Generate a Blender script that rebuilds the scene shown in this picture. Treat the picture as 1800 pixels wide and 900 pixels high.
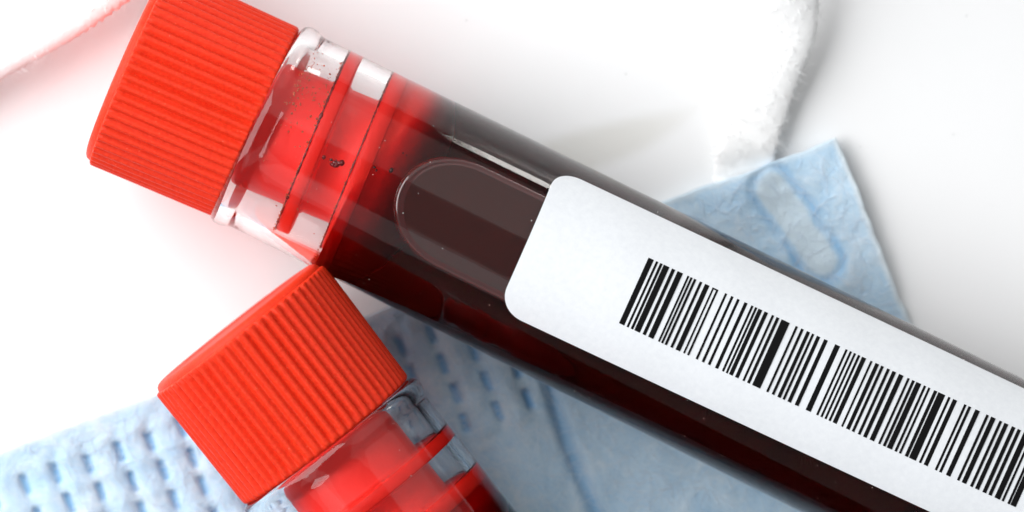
import bpy, bmesh, math, random
import numpy as np
from mathutils import Vector, Matrix

random.seed(7)
rng = np.random.default_rng(11)
SC = bpy.context.scene
for o in list(bpy.data.objects):
    bpy.data.objects.remove(o, do_unlink=True)

# ------------------------------------------------------------------ camera (1 unit = 1 cm)
SC.unit_settings.system = 'METRIC'
SC.unit_settings.scale_length = 0.01
DIST, TILT, AIM_Z = 38.0, math.radians(2.8), 0.70
cam_d = bpy.data.cameras.new('camera')
cam = bpy.data.objects.new('camera', cam_d)
SC.collection.objects.link(cam)
cam.location = (0, DIST * math.sin(TILT), AIM_Z + DIST * math.cos(TILT))
cam.rotation_euler = (-TILT, 0, 0)
cam_d.sensor_width = 36.0
FRAME_W = 1800 / 286.0
cam_d.lens = 36.0 * DIST / FRAME_W
cam_d.clip_start = 0.5
cam_d.clip_end = 2000
cam_d.dof.use_dof = True
cam_d.dof.focus_distance = DIST - 0.50
cam_d.dof.aperture_fstop = 0.30
SC.camera = cam
SC.view_settings.view_transform = 'Standard'
SC.view_settings.look = 'None'
SC.view_settings.exposure = 0.36
SC.view_settings.gamma = 1.0
SC.cycles.use_denoising = True
SC.cycles.max_bounces = 16
SC.cycles.transmission_bounces = 14
SC.cycles.glossy_bounces = 8
SC.cycles.diffuse_bounces = 6
SC.cycles.transparent_max_bounces = 24
SC.cycles.sample_clamp_indirect = 12.0
SC.cycles.blur_glossy = 0.2

# ------------------------------------------------------------------ room light and lamps
world = bpy.data.worlds.new('World')
SC.world = world
world.use_nodes = True
bg = world.node_tree.nodes['Background']
bg.inputs['Color'].default_value = (0.97, 0.98, 1.0, 1)
bg.inputs['Strength'].default_value = 0.17

def softbox(name, direction, dist, sx, sy, radiance, color, along):
    """rectangular soft lamp facing the table centre; its long side follows `along`"""
    d = Vector(direction).normalized()
    ld = bpy.data.lights.new(name, 'AREA')
    ld.shape = 'RECTANGLE'
    ld.size, ld.size_y = sx, sy
    ld.energy = radiance * math.pi * sx * sy
    ld.color = color
    o = bpy.data.objects.new(name, ld)
    SC.collection.objects.link(o)
    z = d
    x = Vector(along) - z * Vector(along).dot(z)
    x.normalize()
    y = z.cross(x)
    o.matrix_world = Matrix.Translation(d * dist + Vector((0, 0, 0.7))) @ Matrix((x, y, z)).transposed().to_4x4()
    return o

def dir_from(az, el_from_vertical):
    a, e = math.radians(az), math.radians(el_from_vertical)
    return (math.cos(a) * math.sin(e), math.sin(a) * math.sin(e), math.cos(e))

softbox('window_softbox', dir_from(64, 46), 55, 100, 60, 0.36, (1.0, 0.985, 0.96), (0.9, -0.44, 0))
softbox('side_softbox', dir_from(212, 34), 55, 60, 20, 0.5, (0.97, 0.985, 1.0), (-0.3, 0.9, 0))
softbox('key_softbox', dir_from(157, 51), 25, 30, 27, 3.9, (0.985, 0.99, 1.0), (0.47, 0.88, 0))
softbox('strip_lamp', dir_from(60.3, 85.8), 70, 9.5, 8.5, 12, (1.0, 0.99, 0.95), (0.9, -0.44, 0))

# ------------------------------------------------------------------ helpers
def pix(px, py, z):
    """photograph pixel (1800 x 900) -> the point of the place seen there at height z"""
    half = FRAME_W / 2 / DIST
    v = Vector(((px - 900) / 900 * half, -(py - 450) / 900 * half, -1.0))
    v = Matrix.Rotation(-TILT, 3, 'X') @ v
    c = Vector(cam.location)
    return c + v * ((z - c.z) / v.z)

def mesh_obj(name, verts, faces, mat=None, parent=None, smooth=True):
    me = bpy.data.meshes.new(name)
    me.from_pydata([tuple(v) for v in verts], [], faces)
    me.update()
    if smooth:
        me.polygons.foreach_set('use_smooth', [True] * len(me.polygons))
    o = bpy.data.objects.new(name, me)
    SC.collection.objects.link(o)
    if mat: me.materials.append(mat)
    if parent: o.parent = parent
    return o

def fix_normals(o):
    bm = bmesh.new(); bm.from_mesh(o.data)
    bmesh.ops.recalc_face_normals(bm, faces=bm.faces)
    bm.to_mesh(o.data); bm.free()

def sharp(o, deg=35):
    bm = bmesh.new(); bm.from_mesh(o.data)
    for e in bm.edges:
        if len(e.link_faces) == 2 and e.calc_face_angle(0) > math.radians(deg):
            e.smooth = False
    bm.to_mesh(o.data); bm.free()

def lathe(name, profile, seg, mat, parent, rmod=None, close=True):
    """surface of revolution about the local x axis; profile = [(x, r)]; r = 0 gives a pole"""
    verts, faces, rings = [], [], []
    for (x, r) in profile:
        if r <= 1e-6:
            rings.append([len(verts)]); verts.append((x, 0, 0))
        else:
            ids = []
            for k in range(seg):
                a = 2 * math.pi * k / seg
                rr = r if rmod is None else rmod(x, r, a)
                ids.append(len(verts)); verts.append((x, rr * math.sin(a), rr * math.cos(a)))
            rings.append(ids)
    pairs = list(zip(rings[:-1], rings[1:]))
    if close: pairs.append((rings[-1], rings[0]))
    for A, B in pairs:
        if len(A) == 1 and len(B) == 1: continue
        for k in range(seg):
            k2 = (k + 1) % seg
            if len(A) == 1: faces.append((A[0], B[k], B[k2]))
            elif len(B) == 1: faces.append((A[k], B[0], A[k2]))
            else: faces.append((A[k], B[k], B[k2], A[k2]))
    o = mesh_obj(name, verts, faces, mat, parent)
    fix_normals(o)
    return o

def vnoise(x, y, seed):
    """smooth value noise on numpy arrays"""
    r = np.random.default_rng(seed)
    T = r.random((256, 256))
    xi, yi = np.floor(x).astype(int), np.floor(y).astype(int)
    fx, fy = x - xi, y - yi
    fx, fy = fx * fx * (3 - 2 * fx), fy * fy * (3 - 2 * fy)
    g = lambda i, j: T[i % 256, j % 256]
    return ((g(xi, yi) * (1 - fx) + g(xi + 1, yi) * fx) * (1 - fy)
            + (g(xi, yi + 1) * (1 - fx) + g(xi + 1, yi + 1) * fx) * fy) * 2 - 1

def sstep(a, b, x):
    t = np.clip((x - a) / (b - a), 0, 1)
    return t * t * (3 - 2 * t)

# ------------------------------------------------------------------ materials
def new_mat(name):
    m = bpy.data.materials.new(name); m.use_nodes = True
    nt = m.node_tree
    b = nt.nodes['Principled BSDF']
    return m, nt, b

def N(nt, kind, **inp):
    n = nt.nodes.new(kind)
    for k, v in inp.items():
        if k in n.inputs.keys(): n.inputs[k].default_value = v
        else: setattr(n, k, v)
    return n

def noise_bump(nt, b, scale, strength, dist, coord='Object', detail=3.0):
    tc = N(nt, 'ShaderNodeTexCoord')
    nz = N(nt, 'ShaderNodeTexNoise', Scale=scale, Detail=detail, Roughness=0.6)
    bp = N(nt, 'ShaderNodeBump', Strength=strength, Distance=dist)
    nt.links.new(tc.outputs[coord], nz.inputs['Vector'])
    nt.links.new(nz.outputs['Fac'], bp.inputs['Height'])
    nt.links.new(bp.outputs['Normal'], b.inputs['Normal'])
    return tc, nz, bp

def ramp(nt, src, stops):
    r = nt.nodes.new('ShaderNodeValToRGB')
    els = r.color_ramp.elements
    while len(els) < len(stops): els.new(0.5)
    for e, (p, c) in zip(els, stops):
        e.position = p; e.color = (*c, 1)
    nt.links.new(src, r.inputs['Fac'])
    return r

# white lacquered table top, faint beige crescent of shade painted in
def table_material():
    m, nt, b = new_mat('white_lacquer')
    b.inputs['Roughness'].default_value = 0.28
    b.inputs['Specular IOR Level'].default_value = 0.35
    tc = N(nt, 'ShaderNodeTexCoord')
    nz = N(nt, 'ShaderNodeTexNoise', Scale=0.55, Detail=5.0, Roughness=0.55)
    nt.links.new(tc.outputs['Object'], nz.inputs['Vector'])
    r = ramp(nt, nz.outputs['Fac'], [(0.3, (0.885, 0.89, 0.89)), (0.7, (0.915, 0.917, 0.92))])
    at = N(nt, 'ShaderNodeAttribute', attribute_name='crescent_shade')
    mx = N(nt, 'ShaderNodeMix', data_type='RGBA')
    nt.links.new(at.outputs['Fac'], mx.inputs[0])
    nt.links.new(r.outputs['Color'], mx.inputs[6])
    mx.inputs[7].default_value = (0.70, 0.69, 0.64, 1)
    nt.links.new(mx.outputs[2], b.inputs['Base Color'])
    nz2 = N(nt, 'ShaderNodeTexNoise', Scale=1.6, Detail=2.0)
    bp = N(nt, 'ShaderNodeBump', Strength=0.05, Distance=0.02)
    nt.links.new(tc.outputs['Object'], nz2.inputs['Vector'])
    nt.links.new(nz2.outputs['Fac'], bp.inputs['Height'])
    nt.links.new(bp.outputs['Normal'], b.inputs['Normal'])
    return m

def cap_material():
    m, nt, b = new_mat('red_cap_plastic')
    b.inputs['Roughness'].default_value = 0.5
    b.inputs['Specular IOR Level'].default_value = 0.22
    b.inputs['Subsurface Weight'].default_value = 0.25
    b.inputs['Subsurface Radius'].default_value = (0.05, 0.012, 0.008)
    b.inputs['Subsurface Scale'].default_value = 0.6
    tc, nz, bp = noise_bump(nt, b, 42.0, 0.6, 0.007, detail=4.0)
    r = ramp(nt, nz.outputs['Fac'], [(0.25, (0.68, 0.026, 0.007)), (0.75, (0.80, 0.046, 0.012))])
    # scuffed pale specks in the moulded plastic
    vz = N(nt, 'ShaderNodeTexVoronoi', Scale=15.0)
    nt.links.new(tc.outputs['Object'], vz.inputs['Vector'])
    sp = ramp(nt, vz.outputs['Distance'], [(0.0, (1, 1, 1)), (0.09, (0, 0, 0))])
    mx = N(nt, 'ShaderNodeMix', data_type='RGBA')
    ml = N(nt, 'ShaderNodeMath', operation='MULTIPLY')
    ml.inputs[1].default_value = 0.4
    nt.links.new(sp.outputs['Color'], ml.inputs[0])
    nt.links.new(ml.outputs[0], mx.inputs[0])
    nt.links.new(r.outputs['Color'], mx.inputs[6])
    mx.inputs[7].default_value = (0.95, 0.30, 0.18, 1)
    nt.links.new(mx.outputs[2], b.inputs['Base Color'])
    return m

def stopper_material():
    m, nt, b = new_mat('red_rubber')
    b.inputs['Base Color'].default_value = (0.90, 0.016, 0.008, 1)
    b.inputs['Roughness'].default_value = 0.45
    b.inputs['Specular IOR Level'].default_value = 0.2
    b.inputs['Subsurface Weight'].default_value = 0.15
    b.inputs['Subsurface Radius'].default_value = (0.12, 0.02, 0.01)
    b.inputs['Subsurface Scale'].default_value = 0.8
    noise_bump(nt, b, 18.0, 0.25, 0.01)
    return m

def glass_material():
    m, nt, b = new_mat('clear_glass')
    b.inputs['Base Color'].default_value = (1, 1, 1, 1)
    b.inputs['Transmission Weight'].default_value = 1.0
    b.inputs['Roughness'].default_value = 0.0
    b.inputs['IOR'].default_value = 1.42
    tc = N(nt, 'ShaderNodeTexCoord')
    mp = N(nt, 'ShaderNodeMapping'); mp.inputs['Scale'].default_value = (0.12, 5.0, 5.0)
    nz = N(nt, 'ShaderNodeTexNoise', Scale=3.0, Detail=3.0)
    bp = N(nt, 'ShaderNodeBump', Strength=0.04, Distance=0.01)
    nt.links.new(tc.outputs['Object'], mp.inputs['Vector']); nt.links.new(mp.outputs['Vector'], nz.inputs['Vector'])
    nt.links.new(nz.outputs['Fac'], bp.inputs['Height']); nt.links.new(bp.outputs['Normal'], b.inputs['Normal'])
    return m

def blood_material():
    m = bpy.data.materials.new('blood'); m.use_nodes = True
    nt = m.node_tree; nt.nodes.clear()
    out = N(nt, 'ShaderNodeOutputMaterial')
    tr = N(nt, 'ShaderNodeBsdfTransparent')
    df = N(nt, 'ShaderNodeBsdfDiffuse'); df.inputs['Color'].default_value = (0.36, 0.008, 0.010, 1)
    mx = N(nt, 'ShaderNodeMixShader')
    geo = N(nt, 'ShaderNodeNewGeometry')
    tc = N(nt, 'ShaderNodeTexCoord')
    mp = N(nt, 'ShaderNodeMapping'); mp.inputs['Scale'].default_value = (0.25, 1.0, 1.0)
    nz = N(nt, 'ShaderNodeTexNoise', Scale=6.0, Detail=4.0)
    nt.links.new(tc.outputs['Object'], mp.inputs['Vector'])
    nt.links.new(mp.outputs['Vector'], nz.inputs['Vector'])
    mr = N(nt, 'ShaderNodeMapRange'); mr.inputs['To Min'].default_value = 0.045; mr.inputs['To Max'].default_value = 0.095
    nt.links.new(nz.outputs['Fac'], mr.inputs['Value'])
    nt.links.new(mr.outputs['Result'], mx.inputs['Fac'])
    nt.links.new(tr.outputs[0], mx.inputs[1]); nt.links.new(df.outputs[0], mx.inputs[2])
    ab = N(nt, 'ShaderNodeVolumeAbsorption'); ab.inputs['Color'].default_value = (0.90, 0.10, 0.08, 1)
    ab.inputs['Density'].default_value = 105.0
    nt.links.new(mx.outputs[0], out.inputs['Surface'])
    nt.links.new(ab.outputs[0], out.inputs['Volume'])
    return m

def simple_mat(name, col, rough=0.5, spec=0.5, **kw):
    m, nt, b = new_mat(name)
    b.inputs['Base Color'].default_value = (*col, 1)
    b.inputs['Roughness'].default_value = rough
    b.inputs['Specular IOR Level'].default_value = spec
    return m

def paper_material():
    m, nt, b = new_mat('label_paper')
    b.inputs['Roughness'].default_value = 0.65
    b.inputs['Specular IOR Level'].default_value = 0.25
    tc, nz, bp = noise_bump(nt, b, 28.0, 0.22, 0.006, detail=5.0)
    r = ramp(nt, nz.outputs['Fac'], [(0.3, (0.735, 0.76, 0.79)), (0.7, (0.785, 0.81, 0.835))])
    nt.links.new(r.outputs['Color'], b.inputs['Base Color'])
    return m

def fabric_material():
    m, nt, b = new_mat('blue_nonwoven')
    b.inputs['Roughness'].default_value = 0.85
    b.inputs['Specular IOR Level'].default_value = 0.15
    b.inputs['Sheen Weight'].default_value = 0.12
    tc = N(nt, 'ShaderNodeTexCoord')
    n1 = N(nt, 'ShaderNodeTexNoise', Scale=4.2, Detail=6.0, Roughness=0.65, Distortion=0.6)
    n2 = N(nt, 'ShaderNodeTexNoise', Scale=24.0, Detail=6.0, Roughness=0.75, Distortion=1.6)
    for n in (n1, n2): nt.links.new(tc.outputs['Object'], n.inputs['Vector'])
    bl = N(nt, 'ShaderNodeMix', data_type='FLOAT'); bl.inputs[0].default_value = 0.45
    nt.links.new(n1.outputs['Fac'], bl.inputs[2]); nt.links.new(n2.outputs['Fac'], bl.inputs[3])
    r = ramp(nt, bl.outputs[0], [(0.32, (0.38, 0.60, 0.81)), (0.5, (0.53, 0.71, 0.86)), (0.68, (0.72, 0.82, 0.90))])
    at = N(nt, 'ShaderNodeAttribute', attribute_name='weld')
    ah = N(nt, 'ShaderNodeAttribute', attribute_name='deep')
    aw = N(nt, 'ShaderNodeAttribute', attribute_name='edge')
    mx0 = N(nt, 'ShaderNodeMix', data_type='RGBA')
    nt.links.new(aw.outputs['Fac'], mx0.inputs[0]); nt.links.new(r.outputs['Color'], mx0.inputs[6])
    mx0.inputs[7].default_value = (0.74, 0.82, 0.86, 1)
    mx = N(nt, 'ShaderNodeMix', data_type='RGBA')
    nt.links.new(at.outputs['Fac'], mx.inputs[0]); nt.links.new(mx0.outputs[2], mx.inputs[6])
    mx.inputs[7].default_value = (0.66, 0.78, 0.85, 1)
    mx2 = N(nt, 'ShaderNodeMix', data_type='RGBA')
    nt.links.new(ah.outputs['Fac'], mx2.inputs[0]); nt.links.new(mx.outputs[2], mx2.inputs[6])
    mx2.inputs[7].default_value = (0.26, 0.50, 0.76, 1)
    nt.links.new(mx2.outputs[2], b.inputs['Base Color'])
    bp = N(nt, 'ShaderNodeBump', Strength=0.5, Distance=0.02)
    bp2 = N(nt, 'ShaderNodeBump', Strength=0.4, Distance=0.05)
    nt.links.new(n2.outputs['Fac'], bp.inputs['Height'])
    nt.links.new(n1.outputs['Fac'], bp2.inputs['Height'])
    nt.links.new(bp2.outputs['Normal'], bp.inputs['Normal'])
    nt.links.new(bp.outputs['Normal'], b.inputs['Normal'])
    return m

def cotton_material():
    m, nt, b = new_mat('white_knit')
    b.inputs['Base Color'].default_value = (0.94, 0.945, 0.94, 1)
    b.inputs['Roughness'].default_value = 0.9
    b.inputs['Specular IOR Level'].default_value = 0.1
    b.inputs['Sheen Weight'].default_value = 0.2
    noise_bump(nt, b, 34.0, 0.3, 0.012, detail=5.0)
    return m

M_table, M_cap, M_stop, M_glass = table_material(), cap_material(), stopper_material(), glass_material()
M_blood, M_paper, M_fabric, M_knit = blood_material(), paper_material(), fabric_material(), cotton_material()
M_ink = simple_mat('black_ink', (0.004, 0.004, 0.0045), 0.6, 0.1)
M_bubble = simple_mat('blood_film_in_bubble', (0.050, 0.008, 0.006), 0.07, 0.4)
M_rim = simple_mat('blood_meniscus', (0.085, 0.006, 0.005), 0.10, 1.0)
M_fleck = simple_mat('dried_blood_flecks', (0.55, 0.10, 0.04), 0.6)
M_dust = simple_mat('pale_dust', (0.75, 0.72, 0.68), 0.8)
M_clot = simple_mat('dark_clot', (0.16, 0.006, 0.007), 0.25)

# ------------------------------------------------------------------ table top
def build_table():
    c = np.linspace(-1, 1, 2)
    xs = np.concatenate(([-150, -40, -12], np.arange(-4, 4.01, 0.05), [12, 40, 150]))
    ys = np.concatenate(([-150, -40, -12], np.arange(-2.5, 2.51, 0.05), [12, 40, 150]))
    X, Y = np.meshgrid(xs, ys, indexing='ij')
    n, k = X.shape
    verts = np.stack([X.ravel(), Y.ravel(), np.zeros(n * k)], 1)
    idx = np.arange(n * k).reshape(n, k)
    faces = np.stack([idx[:-1, :-1], idx[1:, :-1], idx[1:, 1:], idx[:-1, 1:]], -1).reshape(-1, 4).tolist()
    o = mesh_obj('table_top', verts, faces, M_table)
    # crescent of cast shade painted into the lacquer colour: distance to a tapering arc
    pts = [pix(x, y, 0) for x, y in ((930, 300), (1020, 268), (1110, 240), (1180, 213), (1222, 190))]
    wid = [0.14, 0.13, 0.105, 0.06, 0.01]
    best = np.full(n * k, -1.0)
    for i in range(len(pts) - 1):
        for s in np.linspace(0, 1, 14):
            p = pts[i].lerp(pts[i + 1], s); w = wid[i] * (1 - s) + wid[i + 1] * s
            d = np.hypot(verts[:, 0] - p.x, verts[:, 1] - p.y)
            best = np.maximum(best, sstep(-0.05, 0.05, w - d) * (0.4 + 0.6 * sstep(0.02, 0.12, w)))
    a = o.data.attributes.new('crescent_shade', 'FLOAT', 'POINT')
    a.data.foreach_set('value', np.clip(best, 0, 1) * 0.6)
    o['kind'] = 'structure'
    o['label'] = 'glossy white table top under the tubes and the mask'
    return o
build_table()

# ------------------------------------------------------------------ face mask
U = Vector((0.9345, 0.356, 0)).normalized()        # along the mask's upper edge, to the right
V = Vector((0.356, -0.9345, 0)).normalized()       # down across the mask
MZ = 0.07
CORNER = pix(1471, 239, MZ)

def mask_uv(p):
    d = p - CORNER
    return d.dot(U), d.dot(V)

def build_mask():
    root = bpy.data.objects.new('face_mask', None)
    SC.collection.objects.link(root)
    root.location = (CORNER.x, CORNER.y, 0)
    root['label'] = 'pale blue face mask with embossed weave lying on the table beneath both tubes'
    root['category'] = 'face mask'
    h = 0.0155
    us = np.concatenate((np.linspace(-11.0, -6.2, 60, endpoint=False), np.arange(-6.2, 0.0001, h)))
    vs = np.concatenate((np.arange(0, 3.4, h), np.linspace(3.4, 8.5, 60)))
    us[-1] = 0.0
    Ug, Vg = np.meshgrid(us, vs, indexing='ij')
    n, k = Ug.shape
    # lattice of embossed slots
    hu, hv = mask_uv(pix(103, 836, MZ))
    a1, b1 = 0.2085, 0.1985
    i = (Ug - hu) / a1; j = (Vg - hv) / b1
    ii, jj = np.round(i), np.round(j)
    jit = vnoise(ii * 3.7, jj * 5.1, 5) * 0.012
    dx = (i - ii) * a1 + jit; dy = (j - jj) * b1 - dx * 0.10 + vnoise(ii * 2.3, jj * 4.7, 9) * 0.012
    inside = ((jj >= 0) & (jj <= 3) & (ii <= 14)).astype(float)
    soft = sstep(-0.85, -0.35, j) * sstep(3.9, 3.45, j) * sstep(14.75, 14.35, i)
    amp = 0.85 + 0.3 * vnoise(ii * 1.9, jj * 1.3, 21)
    slot = sstep(0.030, 0.014, np.abs(dx)) * sstep(0.068, 0.048, np.abs(dy)) * inside
    valley = np.exp(-(dx / 0.042) ** 2) * (0.40 + 0.6 * np.exp(-(dy / 0.07) ** 2)) * soft
    pillow = (0.5 + 0.5 * np.cos(2 * math.pi * (dx / a1 - 0.5))) * (0.78 + 0.22 * np.cos(2 * math.pi * (dy / b1 - 0.5))) * soft
    z = np.full(Ug.shape, MZ - 0.012)
    z += 0.018 * pillow * amp - 0.015 * valley - 0.048 * slot * amp
    # flat folded hem along the upper edge, side seam, thin quilted relief
    z += 0.012 * vnoise(Ug * 1.3, Vg * 1.3, 1) + 0.007 * vnoise(Ug * 5, Vg * 5, 2) + 0.0035 * vnoise(Ug * 14, Vg * 14, 3)
    su0, sv0 = mask_uv(pix(962, 672, MZ)); su1, sv1 = mask_uv(pix(1042, 895, MZ))
    fu = su0 + (Vg - sv0) * (su1 - su0) / (sv1 - sv0) + 0.02 * np.sin(Vg * 4.0)
    df = Ug - fu
    z += 0.055 * sstep(0.02, -0.3, df) * sstep(-1.2, -0.25, df)
    z -= 0.075 * np.exp(-((df - 0.012) / 0.042) ** 2) * (0.7 + 0.3 * vnoise(Vg * 3, Vg * 0, 4))
    # ultrasonic weld of the ear loop: pressed oval in a swollen ring
    c0, c1 = pix(1356, 328, MZ), pix(1444, 458, MZ)
    (pu, pv), (qu, qv) = mask_uv(c0), mask_uv(c1)
    L2 = (qu - pu) ** 2 + (qv - pv) ** 2
    s = np.clip(((Ug - pu) * (qu - pu) + (Vg - pv) * (qv - pv)) / L2, 0, 1)
    d = np.hypot(Ug - (pu + s * (qu - pu)), Vg - (pv + s * (qv - pv))) + 0.012 * vnoise(Ug * 9, Vg * 9, 6)
    weld = sstep(0.105, 0.085, d)
    ring = np.exp(-((d - 0.135) / 0.030) ** 2)
    z += -0.006 * weld - 0.012 * np.exp(-((d - 0.125) / 0.024) ** 2) + 0.007 * np.exp(-((d - 0.20) / 0.06) ** 2)
    # right edge lifts a little off the table
    lift = sstep(-0.7, 0.0, Ug) * sstep(1.35, 0.5, Vg)
    z += 0.06 * lift
    lu, lv = mask_uv(pix(1312, 275, MZ))
    z += 0.085 * np.exp(-((Ug - lu) / 0.24) ** 2) * sstep(0.42, 0.0, Vg)
    z = np.maximum(z, 0.012)
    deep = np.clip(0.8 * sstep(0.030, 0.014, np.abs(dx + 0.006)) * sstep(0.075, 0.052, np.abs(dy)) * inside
                   + 0.75 * ring * (0.75 + 0.5 * vnoise(Ug * 11, Vg * 11, 8)) + 0.75 * np.exp(-(df / 0.045) ** 2), 0, 1)  # bluer slots and weld ring; fold term paints the groove's shade into the colour
    edge = np.maximum(sstep(-0.05, -0.01, Ug) * 0.9, sstep(0.05, 0.01, Vg) * 0.55)
    wob_v = 0.012 * vnoise(Ug * 2.0, Ug * 0, 31) + 0.006 * vnoise(Ug * 9, Ug * 0, 32)
    wob_u = 0.016 * vnoise(Vg * 3.0, Vg * 0, 33) + 0.008 * vnoise(Vg * 12, Vg * 0, 34) + 0.015 * np.sin(Vg * 1.9) * sstep(0, .4, Vg) * sstep(3, 1.5, Vg)
    PU = Ug + wob_u * sstep(-0.6, 0, Ug); PV = Vg + wob_v * sstep(0.6, 0, Vg)
    X = PU * U.x + PV * V.x; Y = PU * U.y + PV * V.y
    top = np.stack([X.ravel(), Y.ravel(), z.ravel()], 1)
    idx = np.arange(n * k).reshape(n, k)
    faces = np.stack([idx[:-1, :-1], idx[:-1, 1:], idx[1:, 1:], idx[1:, :-1]], -1).reshape(-1, 4)
    # underside follows the top 0.05 below it, closed by a hem all round
    border = np.concatenate((idx[0, :], idx[1:, -1], idx[-1, -2::-1], idx[-2:0:-1, 0]))
    low = top.copy(); low[:, 2] = np.maximum(low[:, 2] - 0.055, 0.004)
    lid = border + n * k
    skirt = np.stack([border, lid, np.roll(lid, -1), np.roll(border, -1)], 1)
    verts = np.concatenate((top, low))
    allf = faces.tolist() + skirt.tolist() + (faces[:, ::-1] + n * k).tolist()
    o = mesh_obj('mask_body', verts, allf, M_fabric, root)
    for nm, arr in (('weld', weld * 0.85), ('deep', deep), ('edge', edge)):
        a = o.data.attributes.new(nm, 'FLOAT', 'POINT')
        full = np.concatenate((arr.ravel(), arr.ravel()))
        a.data.foreach_set('value', full)
    fix_normals(o)
    # loose bonded filaments of the nonwoven, lying on its face
    r = random.Random(77)
    fv, ff = [], []
    iu0 = int(np.searchsorted(us, -6.1))
    kv = int(np.searchsorted(vs, 3.3))
    for _ in range(5200):
        i0, j0 = r.randrange(iu0, n - 2), r.randrange(1, kv)
        a = r.gauss(0.9, 0.9); L = r.uniform(0.08, 0.26); bend = r.uniform(-1.2, 1.2); w = r.uniform(0.0009, 0.0022)
        pts = []
        x, y = us[i0], vs[j0]
        for q in range(5):
            ii_ = min(max(int(np.searchsorted(us, x)), 0), n - 1); jj_ = min(max(int(np.searchsorted(vs, y)), 0), k - 1)
            pts.append(Vector((top[ii_ * k + jj_][0], top[ii_ * k + jj_][1], top[ii_ * k + jj_][2] + 0.0012 + 0.002 * math.sin(q))))
            aa = a + bend * q / 4
            x += math.cos(aa) * L / 4; y += math.sin(aa) * L / 4
            if x > -0.02 or y < 0.02: break
        if len(pts) < 3: continue
        s0 = len(fv)
        for qi, p in enumerate(pts):
            t = (pts[min(qi + 1, len(pts) - 1)] - pts[max(qi - 1, 0)])
            if t.length < 1e-6: t = Vector((1, 0, 0))
            t.normalize(); e1 = Vector((-t.y, t.x, 0)).normalized() if abs(t.z) < .99 else Vector((1, 0, 0)); e2 = t.cross(e1)
            for kk in range(3):
                b = 2 * math.pi * kk / 3
                fv.append(p + e1 * (math.cos(b) * w) + e2 * (math.sin(b) * w))
        for qi in range(len(pts) - 1):
            for kk in range(3):
                k2 = (kk + 1) % 3
                ff.append((s0 + qi * 3 + kk, s0 + qi * 3 + k2, s0 + qi * 3 + 3 + k2, s0 + qi * 3 + 3 + kk))
    fo = mesh_obj('fibres', fv, ff, M_fibre, o)
    fo['kind'] = 'stuff'
    return root
M_fibre = simple_mat('pale_filament', (0.74, 0.84, 0.93), 0.6, 0.3)
MASK = build_mask()

# ------------------------------------------------------------------ knitted cords
def catmull(pts, n):
    P = [pts[0] * 2 - pts[1]] + pts + [pts[-1] * 2 - pts[-2]]
    out = []
    for i in range(1, len(P) - 2):
        a, b, c, d = P[i - 1], P[i], P[i + 1], P[i + 2]
        for s in range(n):
            t = s / n
            out.append(0.5 * ((2 * b) + (c - a) * t + (2 * a - 5 * b + 4 * c - d) * t * t + (3 * b - a - 3 * c + d) * t ** 3))
    out.append(pts[-1])
    return out

def cord(name, pts, half_w, half_h0, mat, parent, pitch, seg=36, step=0.018, seed=0, scallop=0.10, tuck=None):
    dense = catmull(pts, 60)
    path = [dense[0]]
    acc = 0
    for p, q in zip(dense[:-1], dense[1:]):
        acc += (q - p).length
        if acc > step: path.append(q); acc = 0
    verts, faces = [], []
    arc = 0.0
    r = random.Random(seed)
    ph = r.random() * 6
    for i, p in enumerate(path):
        t = (path[min(i + 1, len(path) - 1)] - path[max(i - 1, 0)]).normalized()
        half_h = half_h0 if tuck is None else half_h0 * (tuck + (1 - tuck) * min(1, i * step / 0.75))
        if i: arc += (p - path[i - 1]).length
        side = t.cross(Vector((0, 0, 1))).normalized(); up = side.cross(t)
        for k in range(seg):
            a = 2 * math.pi * k / seg
            ca, sa = math.cos(a), math.sin(a)
            # wales run lengthwise, courses across: pillowy V stitches, looped selvedge
            wale = abs(math.sin(3.5 * a))
            course = math.sin(2 * math.pi * (arc / pitch) + 2.2 * math.cos(7 * a) + ph)
            b = 1 + 0.045 * wale * (0.5 + 0.5 * course) + (scallop * (0.6 + 0.4 * math.sin(arc * 3.3 + ph))) * abs(ca) ** 10 * math.sin(2 * math.pi * arc / (pitch * 1.15) + 1.3 * math.sin(arc * 7)) \
                + 0.03 * math.sin(arc * 5.1 + a * 2 + ph)
            verts.append(p + side * (math.copysign(abs(ca) ** 0.75, ca) * half_w * b) + up * (math.copysign(abs(sa) ** 0.75, sa) * half_h * b))
    n = len(path)
    for i in range(n - 1):
        for k in range(seg):
            k2 = (k + 1) % seg
            faces.append((i * seg + k, i * seg + k2, (i + 1) * seg + k2, (i + 1) * seg + k))
    faces.append(tuple(range(seg))[::-1]); faces.append(tuple((n - 1) * seg + k for k in range(seg)))
    o = mesh_obj(name, verts, faces, mat, parent)
    fix_normals(o)
    return o, path

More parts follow.
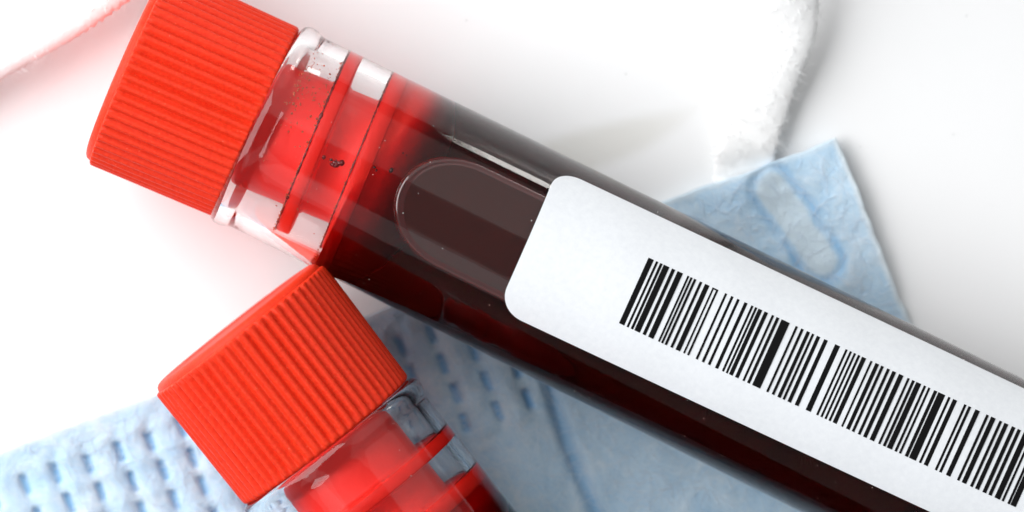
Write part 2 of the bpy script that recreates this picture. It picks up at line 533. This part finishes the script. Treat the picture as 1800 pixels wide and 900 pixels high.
def fuzz(name, path, half_w, half_h, count, mat, parent, seed):
    """short stray fibres standing off a knitted band, as one mass"""
    r = random.Random(seed)
    verts, faces = [], []
    for _ in range(count):
        i = r.randrange(1, len(path) - 1)
        p = path[i]; t = (path[i + 1] - path[i - 1]).normalized()
        side = t.cross(Vector((0, 0, 1))).normalized(); up = side.cross(t)
        a = r.uniform(-0.9, 4.0)
        base = p + side * (math.cos(a) * half_w) + up * (math.sin(a) * half_h)
        nrm = (side * math.cos(a) / half_w + up * math.sin(a) / half_h).normalized()
        d = (nrm * r.uniform(0.4, 1) + t * r.uniform(-1, 1) + side * r.uniform(-.3, .3)).normalized()
        L = r.uniform(0.02, 0.07); w = r.uniform(0.0012, 0.0024)
        bend = Vector((r.uniform(-1, 1), r.uniform(-1, 1), r.uniform(-1, .4))) * L * 0.45
        c = [base - nrm * 0.01, base + d * L * 0.5 + bend * 0.3, base + d * L + bend]
        s0 = len(verts)
        for q, ww in zip(c, (w, w, w * 0.4)):
            e1 = d.orthogonal().normalized(); e2 = d.cross(e1)
            for k in range(3):
                aa = 2 * math.pi * k / 3
                verts.append(q + e1 * (math.cos(aa) * ww) + e2 * (math.sin(aa) * ww))
        for g in range(2):
            for k in range(3):
                k2 = (k + 1) % 3
                faces.append((s0 + g * 3 + k, s0 + g * 3 + k2, s0 + g * 3 + 3 + k2, s0 + g * 3 + 3 + k))
    o = mesh_obj(name, verts, faces, mat, parent)
    o['kind'] = 'stuff'
    return o

inv = Matrix.Translation(-Vector(MASK.location))
loop_pts = [pix(1306, 335, 0.022), pix(1308, 295, 0.045), pix(1316, 252, 0.095), pix(1340, 180, 0.11), pix(1364, 110, 0.15), pix(1383, 55, 0.20),
            pix(1388, 0, 0.27), pix(1388, -90, 0.42), pix(1360, -330, 1.0), pix(1180, -620, .9), pix(900, -720, 0.5), pix(600, -730, 0.12)]
loop_pts = [inv @ p for p in loop_pts]
loop, lpath = cord('ear_loop', loop_pts, 0.175, 0.075, M_knit, MASK, 0.052, seed=3, scallop=0.05, tuck=0.3)
fuzz('fibres', lpath, 0.175, 0.075, 2200, M_knit, loop, 4)

band_pts = [pix(x, y, z) for x, y, z in ((720, -420, .12), (480, -255, .3), (196, -70, .34), (80, 9, .33), (-44, 82, .3), (-330, 245, .2), (-640, 420, .12))]
band, bpath = cord('elastic_strap', band_pts, 0.26, 0.085, M_knit, None, 0.055, seed=8, scallop=0.045)
band['label'] = 'white knitted elastic strap crossing the top left corner beside the red cap'
band['category'] = 'elastic strap'
fuzz('fibres', bpath, 0.26, 0.085, 2600, M_knit, band, 6)

# ------------------------------------------------------------------ blood tubes
R0 = 0.645
def body_r(x):
    return R0 + 0.0055 * min(max(x, 0), 5.0)

def make_cap(parent, length):
    nrib, per = 60, 12
    xs_start = -length + 0.045
    rr = random.Random(int(length * 1000))
    deep = [rr.uniform(0.75, 1.2) for _ in range(nrib + 1)]
    def rmod(x, r, a):
        if x < xs_start - 1e-4 or x > -0.004: return r
        s = (a / (2 * math.pi) * nrib) % 1.0
        g = 0.5 + 0.5 * math.cos(2 * math.pi * s)          # 1 in the groove
        f = min(1, (x - xs_start + 0.006) / 0.03) * min(1, (0.0 - x + 0.012) / 0.05)
        return r - 0.028 * deep[int(round(a / (2 * math.pi) * nrib))] * g ** 1.7 * max(f, 0) + 0.0016 * math.sin(7 * a + x * 5)
    R1, R2 = 0.650, 0.636
    e = -length
    prof = [(e + 0.012, 0), (e + 0.012, 0.40), (e + 0.012, 0.50), (e, 0.53), (e - 0.002, 0.575), (e + 0.004, 0.598), (e + 0.016, 0.615), (e + 0.034, 0.622),
            (e + 0.041, 0.624), (xs_start, R1 - 0.010), (xs_start + 0.007, R1 - 0.001)]
    n = 22
    for i in range(1, n):
        s = i / n
        prof.append((xs_start + 0.007 + s * (-0.03 - xs_start - 0.007), R1 + (R2 - R1) * s))
    prof += [(-0.030, R2), (-0.016, R2 - 0.003), (-0.006, R2 - 0.012), (-0.001, R2 - 0.03), (0.0, R2 - 0.06), (0.0, 0.42), (0.0, 0)]
    o = lathe('cap', prof, nrib * per, M_cap, parent, rmod, close=False)
    sharp(o, 50)
    return o

def make_stopper(parent):
    fR = 0.5665
    prof = [(-0.002, 0), (-0.002, 0.405), (0.10, 0.405), (0.34, 0.405), (0.36, 0.415), (0.362, 0.53), (0.368, fR - 0.004), (0.378, fR), (0.435, fR), (0.447, fR - 0.006),
            (0.452, 0.53), (0.456, 0.42), (0.475, 0.405), (0.64, 0.405), (0.655, 0.415), (0.658, 0.53), (0.664, fR - 0.004), (0.672, fR), (0.760, fR),
            (0.764, fR - 0.008), (0.768, 0.550), (0.84, 0.535), (0.95, 0.49), (1.06, 0.40), (1.14, 0.26), (1.17, 0)]
    return lathe('stopper', prof, 96, M_stop, parent, close=False)

def make_glass(parent):
    L = 7.4
    ro = [(0.006, 0.575), (-0.004, 0.60), (-0.002, 0.632), (0.012, 0.655), (0.035, 0.667), (0.07, 0.670), (0.10, 0.664), (0.125, 0.652), (0.15, body_r(0) + 0.001)]
    ro += [(x, body_r(x)) for x in np.linspace(0.25, L - 0.70, 26)]
    rb = body_r(5.0); xc = L - 0.70
    for i in range(1, 14):
        a = i / 14 * math.pi / 2
        ro.append((xc + 0.70 * math.sin(a), rb * math.cos(a)))
    ro.append((xc + 0.70, 0))
    ri = [(0.709, 0), (0.709, 0.56), (0.30, 0.56), (0.12, 0.56), (0.05, 0.558), (0.02, 0.564)]
    prof = ro + ri
    o = lathe('glass_tube', prof, 224, M_glass, parent, close=True)
    # keep the two ends of the cavity floor crisp
    sharp(o, 60)
    return o

def make_blood(parent):
    L = 7.4
    prof = [(0.711, 0), (0.711, 0.55), (0.711, 0.56)]
    prof += [(x, 0.56 + 0.0055 * min(x, 5)) for x in np.linspace(0.75, L - 0.75, 24)]
    rb = 0.5875; xc = L - 0.75
    for i in range(1, 12):
        a = i / 12 * math.pi / 2
        prof.append((xc + 0.62 * math.sin(a), rb * math.cos(a)))
    prof.append((xc + 0.62, 0))
    o = lathe('blood', prof, 192, M_blood, parent, close=False)
    sharp(o, 60)
    return o

def make_bubble(parent, x0, x1, phi_c, half_phi, end_len, taper):
    """long air bubble pressed against the upper wall, outlined by a small meniscus"""
    outline = []
    for i in range(40):                                     # left end
        a = math.pi / 2 + math.pi * i / 39
        outline.append((x0 + end_len + end_len * math.cos(a), math.sin(a)))
    for i in range(1, 40): outline.append((x0 + end_len + (x1 - x0 - 2 * end_len) * i / 40, -1.0))
    for i in range(40):
        a = -math.pi / 2 + math.pi * i / 39
        outline.append((x1 - end_len + end_len * math.cos(a), math.sin(a)))
    for i in range(1, 40): outline.append((x1 - end_len - (x1 - x0 - 2 * end_len) * i / 40, 1.0))
    rr = [(1.0, 0.0), (0.985, 0.0045), (0.968, 0.0085), (0.948, 0.0115), (0.93, 0.0115), (0.91, 0.0090), (0.89, 0.0060), (0.87, 0.0040)] + [(q / 20, 0.003) for q in range(17, -1, -1)]
    verts, faces = [], []
    m = len(outline)
    for (s, dz) in rr:
        for (x, q) in outline:
            cx = min(max(x, x0 + end_len), x1 - end_len)
            xx = cx + (x - cx) * s
            ph = phi_c + half_phi * q * s * (1 + taper * (xx - x0) * (1 if q > 0 else 0.1))
            r = 0.56 + 0.0055 * min(xx, 5) + 0.0005 + dz
            verts.append((xx, r * math.sin(ph), r * math.cos(ph)))
    for i in range(len(rr) - 1):
        for k in range(m):
            k2 = (k + 1) % m
            faces.append((i * m + k, i * m + k2, (i + 1) * m + k2, (i + 1) * m + k))
    # belly of the bubble inside the blood
    b0 = len(verts)
    for (x, q) in outline:
        cx = min(max(x, x0 + end_len), x1 - end_len)
        xx = cx + (x - cx) * 0.9; ph = phi_c + half_phi * q * 0.85
        verts.append((xx, 0.40 * math.sin(ph), 0.40 * math.cos(ph)))
    for k in range(m):
        k2 = (k + 1) % m
        faces.append((k, b0 + k, b0 + k2, k2))
    faces.append(tuple(b0 + k for k in range(m)))
    nf = 8 * m                                              # the raised lip is a part of its own on the bubble
    o = mesh_obj('air_bubble', verts, faces[nf:], M_bubble, parent)
    lip = mesh_obj('meniscus', verts[:9 * m], faces[:nf], M_rim, o)
    bm = bmesh.new(); bm.from_mesh(o.data)
    bmesh.ops.delete(bm, geom=[v for v in bm.verts if not v.link_faces], context='VERTS')
    bm.to_mesh(o.data); bm.free()
    fix_lip = bmesh.new(); fix_lip.from_mesh(lip.data)
    bmesh.ops.recalc_face_normals(fix_lip, faces=fix_lip.faces)
    fix_lip.to_mesh(lip.data); fix_lip.free()
    fix_normals(o)
    return o

def beads(name, spots, mat, parent, stuff=True):
    """little blobs given as (x, phi, radius_of_shell, size)"""
    bm = bmesh.new()
    for (x, ph, r, s) in spots:
        mt = Matrix.Translation((x, r * math.sin(ph), r * math.cos(ph))) @ Matrix.Rotation(-ph, 4, 'X') @ Matrix.Diagonal((s * random.uniform(.7, 1.3), s * random.uniform(.7, 1.3), s * 0.45, 1))
        bmesh.ops.create_icosphere(bm, subdivisions=1, radius=1.0, matrix=mt)
    me = bpy.data.meshes.new(name); bm.to_mesh(me); bm.free()
    me.polygons.foreach_set('use_smooth', [True] * len(me.polygons))
    o = bpy.data.objects.new(name, me); SC.collection.objects.link(o)
    me.materials.append(mat); o.parent = parent
    if stuff: o['kind'] = 'stuff'
    return o

def make_rings(parent, skew, arc=None):
    """dark dried seams of blood where the two stopper flanges meet the wall"""
    for x0, w, dark in ((0.366, 0.010, 1), (0.661, 0.008, 1)):
        r = random.Random(int(x0 * 1000))
        n, m = 220, 6
        wob = [r.uniform(0.5, 1.5) * (1 if r.random() > .12 else 1.6) for _ in range(n)]
        verts, faces = [], []
        for i in range(n):
            a = 2 * math.pi * i / n if arc is None else arc[0] + (arc[1] - arc[0]) * i / (n - 1)
            thin = 1 if arc is None else max(0.02, math.sin(math.pi * i / (n - 1))) ** 0.5
            for k in range(m):
                b = 2 * math.pi * k / m
                x = x0 - 0.004 + w * wob[i] * thin * 0.5 * math.cos(b)
                rad = 0.5655 + 0.0035 * thin * math.sin(b)
                verts.append((x, rad * math.sin(a), rad * math.cos(a)))
        for i in range(n if arc is None else n - 1):
            for k in range(m):
                i2, k2 = (i + 1) % n, (k + 1) % m
                faces.append((i * m + k, i * m + k2, i2 * m + k2, i2 * m + k))
        o = mesh_obj('blood_seam', verts, faces, M_clot, parent)
        fix_normals(o)
        o.rotation_euler = (0, 0, skew)

def place_root(name, p_neck, p_far):
    root = bpy.data.objects.new(name, None)
    SC.collection.objects.link(root)
    x = (p_far - p_neck).normalized()
    y = Vector((0, 0, 1)).cross(x).normalized()
    z = x.cross(y)
    root.matrix_world = Matrix.Translation(p_neck) @ Matrix((x, y, z)).transposed().to_4x4()
    return root

def make_tube(name, p_neck, p_far, cap_len, skew, cap_off, cap_x, seam_arc=None):
    root = place_root(name, p_neck, p_far)
    cap = make_cap(root, cap_len)
    stp = make_stopper(root)
    stp.rotation_euler = (0, 0, skew)
    cap.rotation_euler = (0, 0, skew * 0.7)
    cap.location = (cap_x, cap_off, 0)
    make_rings(root, skew, seam_arc)
    make_glass(root)
    make_blood(root)
    return root

ZA = 0.735
def axis1(t, z=ZA):
    return pix(t * 0.8965 + 7.8 * 0.443, t * 0.443 - 7.8 * 0.8965, z)
A0, A1 = axis1(499), axis1(1800)
T1 = make_tube('blood_tube', A0, A1, 0.90, math.radians(4.0), 0.0, 0.020)
T1['label'] = 'large blood filled tube with red ribbed cap and white barcode label lying across the middle'
T1['category'] = 'blood tube'; T1['group'] = 'blood sample tubes'
make_bubble(T1, 0.955, 5.6, math.radians(6), math.radians(35), 0.42, 0.02)

# label and barcode: unrolled on the tube wall, found by meeting the wall with the sight line
Minv = T1.matrix_world.inverted()
def on_tube(px, py, lift):
    """photo pixel -> (x, phi) on tube 1's wall"""
    c = Minv @ Vector(cam.location); q = Minv @ pix(px, py, 0.0)
    d = (q - c)
    x = 3.0
    for _ in range(4):
        r = body_r(x) + lift
        a = d.y ** 2 + d.z ** 2; b = 2 * (c.y * d.y + c.z * d.z); cc = c.y ** 2 + c.z ** 2 - r * r
        disc = max(b * b - 4 * a * cc, 0)
        t = (-b - math.sqrt(disc)) / (2 * a)
        p = c + d * t
        x = p.x
    return p.x, math.atan2(p.y, p.z)

def build_label():
    # unrolled frame of the label from its four sides
    ul, ll = on_tube(978.9, 297.5, 0.003), on_tube(874, 542.7, 0.003)
    ur, lr = on_tube(1664, 619.5, 0.003), on_tube(1560, 863.7, 0.003)
    Rm = 0.655
    P = lambda q: Vector((q[0], q[1] * Rm))
    o0 = P(ll); ex = (P(lr) - P(ll)).normalized(); ey = Vector((-ex.y, ex.x))
    ex2 = (P(ur) - P(ul)).normalized()
    H = (P(ul) - o0).dot(ey); sh = (P(ul) - o0).dot(ex) / H
    Lx = 4.75; rc = 0.165
    out = []
    corners = ((rc, rc, math.pi, 1.5 * math.pi), (Lx - rc, rc, 1.5 * math.pi, 2 * math.pi), (Lx - rc, H - rc, 0, .5 * math.pi), (rc, H - rc, .5 * math.pi, math.pi))
    # grid in (s, w) with the corners cut round: rows across the label, each row as long as the outline lets it be
    nw, ns = 64, 150
    verts, faces = [], []
    rt = np.random.default_rng(5)
    def inset(w):
        d = min(w, H - w)
        return rc - math.sqrt(max(rc * rc - (rc - d) ** 2, 0)) if d < rc else 0.0
    ws = [0.5 - 0.5 * math.cos(math.pi * i / nw) for i in range(nw + 1)]
    lifts = (0.0105, 0.0045)
    for lf in lifts:
        for w_ in ws:
            w = w_ * H; ins = inset(w)
            for i in range(ns + 1):
                s = ins + (Lx - 2 * ins) * i / ns
                p = o0 + ex * (s + sh * w) + ey * w
                r = body_r(p.x) + lf + 0.0012 * math.sin(s * 9 + w * 4) * (lf > 0.006) * min(1, min(w, H - w) / .1)
                ph = p.y / Rm
                verts.append((p.x, r * math.sin(ph), r * math.cos(ph)))
    row = ns + 1; half = (nw + 1) * row
    for j in range(nw):
        for i in range(ns):
            a = j * row + i
            faces.append((a, a + 1, a + row + 1, a + row))
            faces.append((half + a, half + a + row, half + a + row + 1, half + a + 1))
    brd = [i for i in range(row)] + [j * row + ns for j in range(1, nw + 1)] + [nw * row + i for i in range(ns - 1, -1, -1)] + [j * row for j in range(nw - 1, 0, -1)]
    for a, b in zip(brd, brd[1:] + brd[:1]):
        faces.append((a, half + a, half + b, b))
    lab = mesh_obj('label', verts, faces, M_paper, T1)
    fix_normals(lab); sharp(lab, 40)

    # bars: left and right edge of each bar along the code's upper side (photo x)
    bars = []
    c7 = [(208, 240), (254, 267), (279, 294), (301, 335), (351, 370), (385, 417), (445, 456), (464, 476), (485, 499), (520, 535), (552, 579), (598, 608), (622, 634),
          (674, 687), (711, 726), (748, 763), (792, 811), (834, 847), (857, 870), (877, 900), (914, 935), (959, 972), (987, 1004), (1018, 1067)]
    bars += [(1080 + a / 3.4625, 1080 + b / 3.4625) for a, b in c7]
    c9 = [(189, 201), (220, 234), (252, 270), (281, 294), (309, 328), (350, 371), (412, 440), (471, 483), (495, 507), (518, 530), (541, 554), (564, 587), (612, 623),
          (640, 660), (672, 687), (706, 721), (736, 756), (773, 798)]
    bars += [(1340 + a / 3.215, 1340 + b / 3.215) for a, b in c9]
    c10 = [(114, 126), (140, 155), (163, 191), (206, 219), (231, 243), (264, 282), (288, 327), (344, 357), (371, 394), (434, 447), (458, 473), (497, 522), (559, 573),
           (586, 611), (633, 648), (661, 683), (703, 723), (736, 754), (771, 801), (811, 823), (844, 857), (861, 891)]
    bars += [(1560 + a / 3.2125, 1560 + b / 3.2125) for a, b in c10]
    bv, bf = [], []
    def strip(xa, xb, f0, f1):
        """one printed stroke between two photo x's of the upper side; f runs from the upper (0) to the lower (1) side"""
        n = 14; s0 = len(bv)
        for i in range(n + 1):
            f = f0 + (f1 - f0) * i / n
            for xx in (xa, xb):
                top = (xx, 452.7 + (xx - 1140.1) * 0.4640)
                x_, ph = on_tube(top[0] - 52.1 * f, top[1] + 115.3 * f, 0.0125)
                r = body_r(x_) + 0.0125
                bv.append((x_, r * math.sin(ph), r * math.cos(ph)))
        for i in range(n):
            a = s0 + 2 * i
            bf.append((a, a + 2, a + 3, a + 1))
    for a, b in bars: strip(a, b, 0, 1)
    a, b = bars[11][1], bars[12][0]
    strip(a, b, 0.0, 0.022)
    mesh_obj('barcode', bv, bf, M_ink, lab, smooth=True)
    return lab
build_label()

# marks on the first tube: dried flecks on the neck wall, a clot, tiny bubbles, dust
def flecks():
    sp = []
    r = random.Random(3)
    for _ in range(150):                                   # peppering on the upper rim of the neck
        x = r.uniform(0.10, 0.37); ph = math.radians(r.gauss(36, 16))
        sp.append((x, ph, 0.5615, abs(r.gauss(0.003, 0.0022)) + 0.0012))
    for _ in range(45):
        sp.append((r.gauss(0.14, 0.012), math.radians(r.uniform(20, 62)), 0.5615, r.uniform(0.002, 0.008)))
    for _ in range(130):                                   # line of dried blood along the first flange
        ph = r.uniform(-1.25, 1.25)
        x = 0.357 - 0.5665 * math.sin(ph) * math.sin(math.radians(4.0)) + r.gauss(0, 0.004)
        sp.append((x, ph, 0.5605, r.uniform(0.002, 0.007)))
    for _ in range(70):                                    # and along the second one
        ph = r.uniform(-1.25, 1.25)
        x = 0.654 - 0.5665 * math.sin(ph) * math.sin(math.radians(4.0)) + r.gauss(0, 0.003)
        sp.append((x, ph, 0.5605, r.uniform(0.002, 0.006)))
    for _ in range(35):
        sp.append((r.uniform(0.05, 0.66), math.radians(r.uniform(-60, 50)), 0.5615, abs(r.gauss(0.002, 0.0012)) + 0.001))
    return sp
beads('dried_blood', flecks(), M_fleck, T1)

def clot():
    x, ph = on_tube(590, 286, 0)
    r = random.Random(9)
    sp = [(x + r.gauss(0, 0.035), ph * 0.9 + r.gauss(0, 0.03), 0.555, r.uniform(0.008, 0.022)) for _ in range(16)]
    return beads('clot', sp, M_clot, T1)
clot()

def tiny_bubbles():
    sp = []
    for (px, py, s) in ((660, 290, .011), (663, 296, .008), (657, 283, .006), (690, 294, .016), (714, 258, .006), (720, 262, .005)):
        x, ph = on_tube(px, py, 0)
        sp.append((x, ph * 0.93, 0.566, s))
    return sp
beads('tiny_bubbles', tiny_bubbles(), M_bubble, T1)

def dust(parent, n, seed, x0, x1):
    r = random.Random(seed)
    sp = []
    for _ in range(n):
        x = r.uniform(x0, x1); ph = r.uniform(-1.4, 1.4)
        sp.append((x, ph, body_r(x) + 0.0003, abs(r.gauss(0.0012, 0.0010)) + 0.0008))
    return beads('dust', sp, M_dust, parent)
dust(T1, 130, 4, 0.2, 5.0)

# second tube, cap end leaning a little up
def axis2(t, z):
    off = 21.0
    return pix(t * 0.613 - off * 0.790, t * 0.790 + off * 0.613, z)
B0 = axis2(967, 0.92)
B1 = axis2(966 + 286 * 6.0, 0.84)
T2 = make_tube('blood_tube', B0, B1, 0.915, math.radians(0.4), 0.0, -0.004, (math.radians(52), math.radians(120)))
T2['label'] = 'red capped blood tube without a label, cut off by the bottom edge of the photo'
T2['category'] = 'blood tube'; T2['group'] = 'blood sample tubes'
dust(T2, 60, 14, 0.2, 4.0)

# a few grains of dust on the table
def table_dust():
    bm = bmesh.new()
    r = random.Random(21)
    spots = [(1699, 28), (1512, 258), (1676, 236), (1745, 362), (37, 676), (1620, 150), (820, 36), (1250, 60), (96, 560), (210, 520), (1100, 130), (60, 330)]
    for (x, y) in spots:
        p = pix(x, y, 0.004)
        mt = Matrix.Translation(p) @ Matrix.Rotation(r.uniform(0, 6), 4, 'Z') @ Matrix.Diagonal((r.uniform(.002, .008), r.uniform(.0015, .003), .002, 1))
        bmesh.ops.create_icosphere(bm, subdivisions=1, radius=1.0, matrix=mt)
    me = bpy.data.meshes.new('table_dust'); bm.to_mesh(me); bm.free()
    o = bpy.data.objects.new('table_dust', me); SC.collection.objects.link(o)
    me.materials.append(simple_mat('grey_dust', (0.35, 0.37, 0.36), 0.9))
    o['kind'] = 'stuff'
    o['label'] = 'fine grey dust grains scattered over the white table top'
table_dust()
